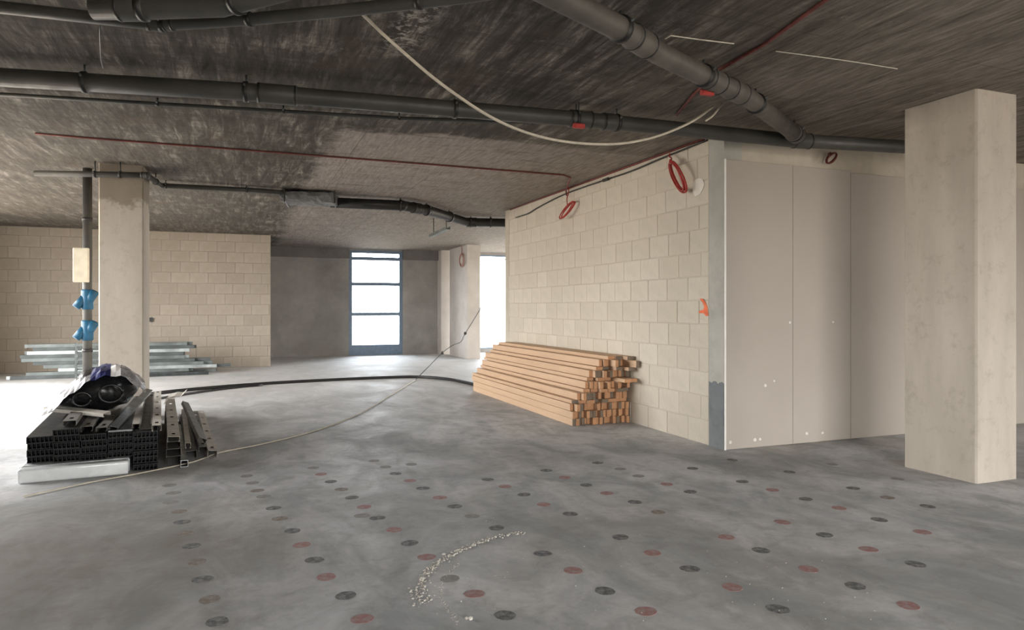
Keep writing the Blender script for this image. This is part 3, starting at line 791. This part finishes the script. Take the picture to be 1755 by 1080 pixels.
# ------------------------------------------------------------------ black ribbed planks, channels and bag on the left
PW, PH = .195, .058
def plank_mesh(L):
    bm = bmesh.new(); t = .007
    box(bm, -PW / 2, PW / 2, 0, L, 0, t); box(bm, -PW / 2, PW / 2, 0, L, PH - t - .003, PH - .003)
    for i in range(7):
        x = -PW / 2 + t / 2 + i * (PW - t) / 6
        box(bm, x - t / 2, x + t / 2, .002 if 0 < i < 6 else 0, L, t, PH - t - .003)
    box(bm, -PW / 2 + t, PW / 2 - t, .09, .095, t, PH - t - .003)
    me = bpy.data.meshes.new('ribbed_plank'); bmesh.ops.recalc_face_normals(bm, faces=bm.faces); bm.to_mesh(me); bm.free(); me.materials.append(M['black']); return me
ANG = math.radians(5.5)
PM = [plank_mesh(2.78), plank_mesh(2.74)]
cols = [(-.80, 7.05, 0.0, 6, 'the rightmost pile'), (-1.0, 7.05, .125, 4, 'the second pile from the right'), (-1.2, 7.0, .125, 4, 'the third pile from the right'), (-1.4, 6.98, .125, 5, 'the fourth pile from the right'), (-1.6, 7.02, .125, 4, 'the leftmost pile')]
for (x, y, zb, n, nm) in cols:
    for i in range(n):
        o = mobj('ribbed_plank', PM[(i + n) % 2], None, (x + random.uniform(-.004, .004), y + random.uniform(-.03, .03), zb + .001 + i * PH), (0, 0, ANG))
        lev = 'topmost' if i == n - 1 else ('bottom' if i == 0 else ORD[i] + ' from the bottom')
        tag(o, 'black hollow ribbed plank, %s in %s' % (lev, nm), 'plank', 'black ribbed planks stacked by the stained column')
# white wrapped bales under the planks
bm = bxm(-.40, .40, 0, 2.7, 0, .118); bev(bm, .02, 2)
for v in bm.verts: v.co += Vector((random.uniform(-.004, .004), random.uniform(-.004, .004), random.uniform(-.004, 0) if v.co.z > .06 else 0))
e = empty('wrapped_bale', (-1.315, 6.86, 0.001), (0, 0, ANG)); obj('film_wrap', bm, 'wrap', e, True)
for y in (.12, 1.3, 2.4):
    bm = bmesh.new(); tube(bm, [(-.403, y, .004), (-.403, y, .112), (-.385, y, .119), (.385, y, .119), (.403, y, .112), (.403, y, .004)], .004, 6); obj('band', bm, 'zinc', e)
tag(e, 'flat bale wrapped in white plastic under the black planks', 'bale')

def channel(label, p0, p1, w=.10, h=.05, perf=True, mat='dusty', roll=0.0, up=True, group='steel channels heaped on the black planks'):
    """cold-formed channel from p0 to p1: perforated web, two folded flanges"""
    p0, p1 = Vector(p0), Vector(p1); d = p1 - p0; L = d.length
    bm = bmesh.new(); xs = [-w / 2, -.015, .015, w / 2]; ys = [0.0]; holes = []
    y = .12
    while perf and y + .12 < L:
        ys += [y, y + .10]; holes.append(len(ys) - 2); y += .52
    ys.append(L)
    G = [[bm.verts.new((x, y_, 0)) for x in xs] for y_ in ys]
    for i in range(len(ys) - 1):
        for j in range(3):
            if j == 1 and i in holes: continue
            bm.faces.new((G[i][j], G[i][j + 1], G[i + 1][j + 1], G[i + 1][j]))
    sgn = -1 if up else 1
    for j in (0, 3):
        low = [bm.verts.new((xs[j], y_, sgn * h)) for y_ in ys]
        lip = [bm.verts.new((xs[j] + (.012 if j == 0 else -.012), y_, sgn * h)) for y_ in ys]
        for i in range(len(ys) - 1):
            bm.faces.new((G[i][j], G[i + 1][j], low[i + 1], low[i])); bm.faces.new((low[i], low[i + 1], lip[i + 1], lip[i]))
    o = obj('steel_channel', bm, mat)
    m = o.modifiers.new('sheet', 'SOLIDIFY'); m.thickness = .0025; m.offset = -1
    Y = d.normalized(); X = Y.cross(Vector((0, 0, 1))).normalized(); Z = X.cross(Y)
    R = Matrix((X, Y, Z)).transposed().to_4x4() @ Matrix.Rotation(roll, 4, 'Y')
    o.matrix_world = Matrix.Translation(p0) @ R
    return tag(o, label, 'channel', group)
T0 = 6 * PH
def dirp(px0, py0, z0, L, ang):
    p = floor_pt(px0, py0, z0); return p, p + Vector((math.sin(ang) * L, math.cos(ang) * L, 0))
# on the planks (all splayed a little, as the planks are)
def lay(label, x, y, z, L, z2=None, a=ANG, **kw):
    return channel(label, (x, y, z), (x - math.sin(a) * L, y + math.cos(a) * L, z if z2 is None else z2), **kw)
lay('dusty perforated channel along the outer edge of the plank stack', -.705, 6.98, T0 + .055, 2.85, w=.075, h=.052)
lay('dark channel lying open side up beside the perforated edge channel', -.805, 7.1, T0 + .005, 2.7, w=.10, h=.05, perf=False, mat='dusty_dark', up=False)
lay('pale unperforated channel beside the dark open channel, pointing at the camera', -.897, 7.20, T0 + .045, 2.4, w=.06, h=.04, perf=False)
T1 = .125 + 4 * PH
lay('bright galvanised channel slanting across the second plank pile', -1.06, 7.10, T1 + .035, 2.2, T1 + .13, a=-.02, w=.07, h=.03, perf=False, mat='zinc', roll=.3)
lay('dull channel slanting across the second and third plank piles', -1.15, 7.06, T1 + .04, 2.4, a=.03, w=.085, h=.035, mat='dusty_dark')
lay('dusty channel resting on the third plank pile', -1.27, 7.1, T1 + .05, 2.6, w=.09, h=.045, mat='dusty_dark')
channel('dusty channel lying crosswise under the black bag', (-1.75, 7.95, T0 + .15), (-1.18, 7.52, T0 + .12), .085, .035, True, 'dusty', .15)
lay('dark channel on the fourth plank pile', -1.40, 7.1, .125 + 5 * PH + .05, 2.5, w=.10, h=.045, mat='dusty_dark')
channel('bright short strip across the head of the second plank pile', (-1.09, 7.03, T1 + .014), (-.905, 7.03, T1 + .014), .03, .012, False, 'zinc')
# heap on the floor beside the stack
g2 = 'steel channels heaped on the floor beside the black planks'
lay('perforated dusty channel on top of the heap beside the plank stack', -.58, 7.14, .265, 2.75, .30, w=.105, h=.05, roll=.06, group=g2)
lay('dark channel lying just below the top perforated channel', -.585, 7.2, .210, 2.7, w=.115, h=.06, perf=False, mat='dusty_dark', group=g2)
lay('dark channel in the middle below the top perforated channel', -.585, 7.18, .145, 2.7, w=.125, h=.068, perf=False, mat='dusty_dark', group=g2)
lay('lowest dark channel beside the plank stack', -.585, 7.2, .073, 2.7, w=.13, h=.07, perf=False, mat='dusty_dark', group=g2)
lay('dark channel slanting over the middle of the heap', -.345, 7.42, .185, 2.3, .27, a=.135, w=.075, h=.04, perf=False, mat='dusty_dark', roll=.4, group=g2)
lay('pale channel standing beside the slanting one', -.475, 7.36, .16, 2.5, a=.085, w=.05, h=.05, perf=False, mat='dusty', group=g2)
lay('dull channel low in the middle of the heap', -.45, 7.40, .075, 2.6, w=.10, h=.07, perf=False, mat='dusty_dark', group=g2)
lay('shallow perforated channel next to the outermost one', -.345, 7.42, .105, 2.6, a=.085, w=.075, h=.045, mat='dusty_dark', roll=.1, group=g2)
lay('outermost perforated channel at the edge of the heap, three holes showing', -.255, 7.33, .078, 2.9, a=.088, w=.085, h=.07, roll=.10, group=g2)
# silver square tube poking out of the heap
p = floor_pt(316, 801); bm = bmesh.new(); L = 2.2
prof = [(-.032, 0), (.032, 0), (.032, .062), (-.032, .062)]; ip = [(-.027, .005), (.027, .005), (.027, .057), (-.027, .057)]
O0 = [bm.verts.new((x, 0, z)) for x, z in prof]; I0 = [bm.verts.new((x, 0, z)) for x, z in ip]
O1 = [bm.verts.new((x, L, z)) for x, z in prof]; I1 = [bm.verts.new((x, L, z)) for x, z in ip]
for j in range(4):
    k2 = (j + 1) % 4
    bm.faces.new((O0[j], O0[k2], O1[k2], O1[j])); bm.faces.new((I0[j], I0[k2], I1[k2], I1[j])); bm.faces.new((O0[j], O0[k2], I0[k2], I0[j])); bm.faces.new((O1[j], O1[k2], I1[k2], I1[j]))
o = obj('square_tube', bm, 'zinc', None, loc=(p.x, p.y, .002)); o.rotation_euler = (0, 0, .085)
tag(o, 'silver square tube whose open end pokes out of the heap', 'tube')
# folded pale sheet on the far end of the heap
bm = bmesh.new(); prof = [(-.11, -.05), (-.085, .01), (-.01, .03), (.06, .025), (.10, .06)]
A = [bm.verts.new((x, 0, z + random.uniform(-.006, .006))) for x, z in prof]; B = [bm.verts.new((x + .02, .35, z + .02)) for x, z in prof]
for i in range(4): bm.faces.new((A[i], A[i + 1], B[i + 1], B[i]))
o = obj('metal_sheet', bm, 'dusty', None, loc=(-.745, 9.25, .357)); m = o.modifiers.new('sheet', 'SOLIDIFY'); m.thickness = .003
tag(o, 'folded dusty metal sheet lying over the far end of the heap', 'sheet')
# black bag of hose coils
bx, by, bz = -1.36, 8.15, T0 + .07
e = empty('black_bag', (bx, by, bz), (0, 0, math.radians(8)))
bm = bmesh.new(); bmesh.ops.create_uvsphere(bm, u_segments=28, v_segments=16, radius=1)
for v in bm.verts:
    c = v.co.copy(); s = 1 + .05 * math.sin(c.x * 9 + c.z * 7) + random.uniform(-.025, .025)
    v.co = Vector((c.x * .36 * s + .10 * max(0, c.z) , c.y * .42 * s, .22 + c.z * .225 * s)); v.co.z = max(v.co.z, 0.0)
    if v.co.x < -.12: v.co.z *= 1 - .55 * min(1, (-.12 - v.co.x) / .26)
obj('bag_body', bm, 'bagblack', e, True)
for (x, z, R, n_) in ((.12, .20, .10, 1), (-.12, .16, .075, 1)):
    for q in range(n_):
        bm = bmesh.new(); pts = [Vector((x + math.cos(a) * (R - q * .032), -.395 - .012 * (2 - q), z + math.sin(a) * (R - q * .032) * .85)) for a in [i * math.pi / 10 for i in range(21)]]
        tube(bm, pts, .012, 8); obj('hose_coil', bm, 'bagblack', e, True)
# silver film draped over the top
bm = bmesh.new(); nu, nv = 20, 10; Gd = []
for i in range(nu + 1):
    t = i / nu; x = -.44 + t * .86; row = []
    zt_ = .455 - 1.15 * max(0, .07 - x) ** 1.55 - 1.6 * max(0, x - .16) ** 1.6
    for j in range(nv + 1):
        y = -.43 + j / nv * .75
        row.append(bm.verts.new((x, y, max(.03, zt_ - .22 * (abs(y + .05) / .45) ** 3 * .6) + .012 * math.sin(i * 1.7 + j) + random.uniform(-.006, .006))))
    Gd.append(row)
for i in range(nu):
    for j in range(nv):
        f = bm.faces.new((Gd[i][j], Gd[i + 1][j], Gd[i + 1][j + 1], Gd[i][j + 1]))
        f.material_index = 1 if 9 <= i <= 12 and j < 7 else (2 if i in (13, 14) and j < 7 else 0)
o = obj('film_cover', bm, ['silver_film', 'navy', 'edge'], e, False); o['label'] = 'silver film cover with a navy and white print'
m = o.modifiers.new('sheet', 'SOLIDIFY'); m.thickness = .003
tag(e, 'black plastic bag of hose coils under a silver film on the stack', 'bag')

# ------------------------------------------------------------------ galvanised studs by the far left wall
SW, SH, SL = .075, .068, 3.0
def stud_mesh(mat):
    bm = bmesh.new(); t = .004
    prof = [(0, 0), (SW, 0), (SW, .012), (SW - t, .012), (SW - t, t), (t, t), (t, SH - t), (SW - t, SH - t), (SW - t, SH - .012), (SW, SH - .012), (SW, SH), (0, SH)]
    A = [bm.verts.new((0, y, z)) for y, z in prof]; B = [bm.verts.new((SL, y, z)) for y, z in prof]
    n = len(prof)
    for j in range(n): bm.faces.new((A[j], A[(j + 1) % n], B[(j + 1) % n], B[j]))
    fa = [bm.faces.new(A), bm.faces.new(B)]; bmesh.ops.triangulate(bm, faces=fa)
    me = bpy.data.meshes.new('steel_stud'); bmesh.ops.recalc_face_normals(bm, faces=bm.faces); bm.to_mesh(me); bm.free(); me.materials.append(M[mat]); return me
SM = [stud_mesh('zinc'), stud_mesh('zinc_dark'), stud_mesh('zinc_mid')]
ends = [290 + 12, 325, 372, 350, 335, 318, 316, 326, 334, 322]
for lay in range(10):
    for row in range(2):
        xe = at_y(ends[lay], 620, 17.0).x + (random.uniform(-.12, .12) if row else 0) + (.25 if row == 1 and 1 < lay < 5 else 0)
        y = 16.75 + row * .10 + random.uniform(-.008, .008) + lay * .006
        o = mobj('steel_stud', SM[0 if (lay * 3 + row) % 5 == 1 else 1 + lay % 2], None, (xe - SL, y, .001 + lay * (SH + .003)))
        tag(o, 'galvanised steel stud, %s layer up in the stack at the far wall, %s row' % (ORD[lay], ('front', 'rear')[row]), 'stud', 'galvanised studs stacked at the far left wall')
for i, (px, py, L, a) in enumerate(((372, 636, 1.5, 2.75), (358, 640, 1.2, 2.9))):
    p = floor_pt(px, py); o = mobj('steel_stud', SM[i], None, (p.x - .05, p.y - .2, .001), (0, 0, math.radians((-8, 6)[i]) + math.pi), (.45, 1, 1))
    o.location = (p.x, p.y - (.05, .25)[i], .001)
    tag(o, ('short loose stud offcut lying at the end of the stud stack', 'shorter stud offcut lying closest to the floor hose')[i], 'stud')
# little junction box on the far wall
p = at_y(258, 548, YL); bm = bxm(-.05, .05, -.05, .0, -.05, .05); bev(bm, .008)
e = empty('junction_box', (p.x, YL - .006, p.z)); obj('box_body', bm, 'zinc_dark', e); obj('box_cover', bxm(-.035, .035, -.056, -.05, -.035, .035), 'rubber', e)
tag(e, 'small dark junction box on the far left block wall', 'junction box')

# ------------------------------------------------------------------ riser with blue couplings beside the column
rp = Vector((-1.86, 10.45, 0))
e = empty('riser_pipe', rp)
tubeobj('pipe_run', [(0, 0, 0), (0, 0, CEIL - .001)], .055, 'pvc', e, 16)
for zc in (1.56, 1.16):
    bm = bmesh.new(); tube(bm, [(0, 0, zc - .13), (0, 0, zc - .11), (0, 0, zc + .11), (0, 0, zc + .13)], [.064, .072, .072, .064], 16)
    s = obj('blue_coupling', bm, 'blue', e, True)
    tubeobj('branch_stub', [(0, 0, zc - .04), (.09, -.05, zc + .10)], .055, 'blue', s, 14)
    tubeobj('branch_stub', [(-.02, 0, zc + .04), (-.12, -.05, zc - .10)], .05, 'blue', s, 14)
bm = bxm(-.14, .035, -.13, -.062, 1.78, 2.22); bev(bm, .008); s = obj('panel_box', bm, 'cream', e)
obj('panel_door', bxm(-.13, .025, -.136, -.13, 1.80, 2.20), 'cream', s)
for zc in (2.6, .9, .3): 
    bm = bmesh.new(); tube(bm, [(0, 0, zc - .02), (0, 0, zc + .02)], .062, 14); obj('pipe_clamp', bm, 'rubber', e, True)
tag(e, 'grey vertical pipe with blue couplings and cream panel left of the stained column', 'pipe')
e = empty('cable_ladder', (-1.87, 10.58, 0))
for x in (-.14, .14): obj('rail', bxm(x - .012, x + .012, -.02, .02, .0, 1.0), 'zinc', e)
for i in range(13): obj('rung', bxm(-.128, .128, -.012, .012, .06 + i * .072, .085 + i * .072), 'zinc', e)
tag(e, 'short silver cable ladder standing behind the riser pipe', 'ladder')

# ------------------------------------------------------------------ crumbs of plaster on the floor
bm = bmesh.new()
def crumb(p, s):
    r_ = bmesh.ops.create_icosphere(bm, subdivisions=1, radius=s)
    for v in r_['verts']:
        v.co = Vector((v.co.x * random.uniform(.7, 1.4), v.co.y * random.uniform(.7, 1.4), v.co.z * .7)) + Vector((p.x, p.y, s * .45))
arc = [(722, 1035), (718, 1018), (722, 998), (735, 978), (756, 962), (782, 947), (812, 934), (845, 922), (880, 914), (893, 915)]
ap = smooth_path([floor_pt(x, y) for x, y in arc], 14)
for i, p in enumerate(ap):
    t = i / len(ap)
    for q in range(5 if t < .75 else 3):
        sp = .028 if t < .2 else .016
        crumb(p + Vector((random.gauss(0, sp), random.gauss(0, sp), 0)), random.choice((.002, .003, .003, .004, .006)))
for (x, y, s) in ((724, 993, .012), (760, 951, .011), (870, 919, .010), (806, 1062, .013), (800, 1061, .010), (733, 984, .009), (888, 916, .008)): crumb(floor_pt(x, y), s)
for _ in range(130):
    p = floor_pt(random.uniform(700, 1500), random.uniform(880, 1075)); crumb(p, random.choice((.0015, .002, .003)))
arc2 = [(785, 1068), (768, 1045), (756, 1020), (758, 998), (772, 978), (790, 965)]
for p in smooth_path([floor_pt(x, y) for x, y in arc2], 16):
    for q in range(3): crumb(p + Vector((random.gauss(0, .008), random.gauss(0, .008), 0)), random.choice((.0012, .0018, .0022)))
tag(obj('plaster_crumbs', bm, 'crumb'), 'curved trail of pale plaster crumbs on the near floor', 'debris', kind='stuff')
bpy.context.view_layer.update()
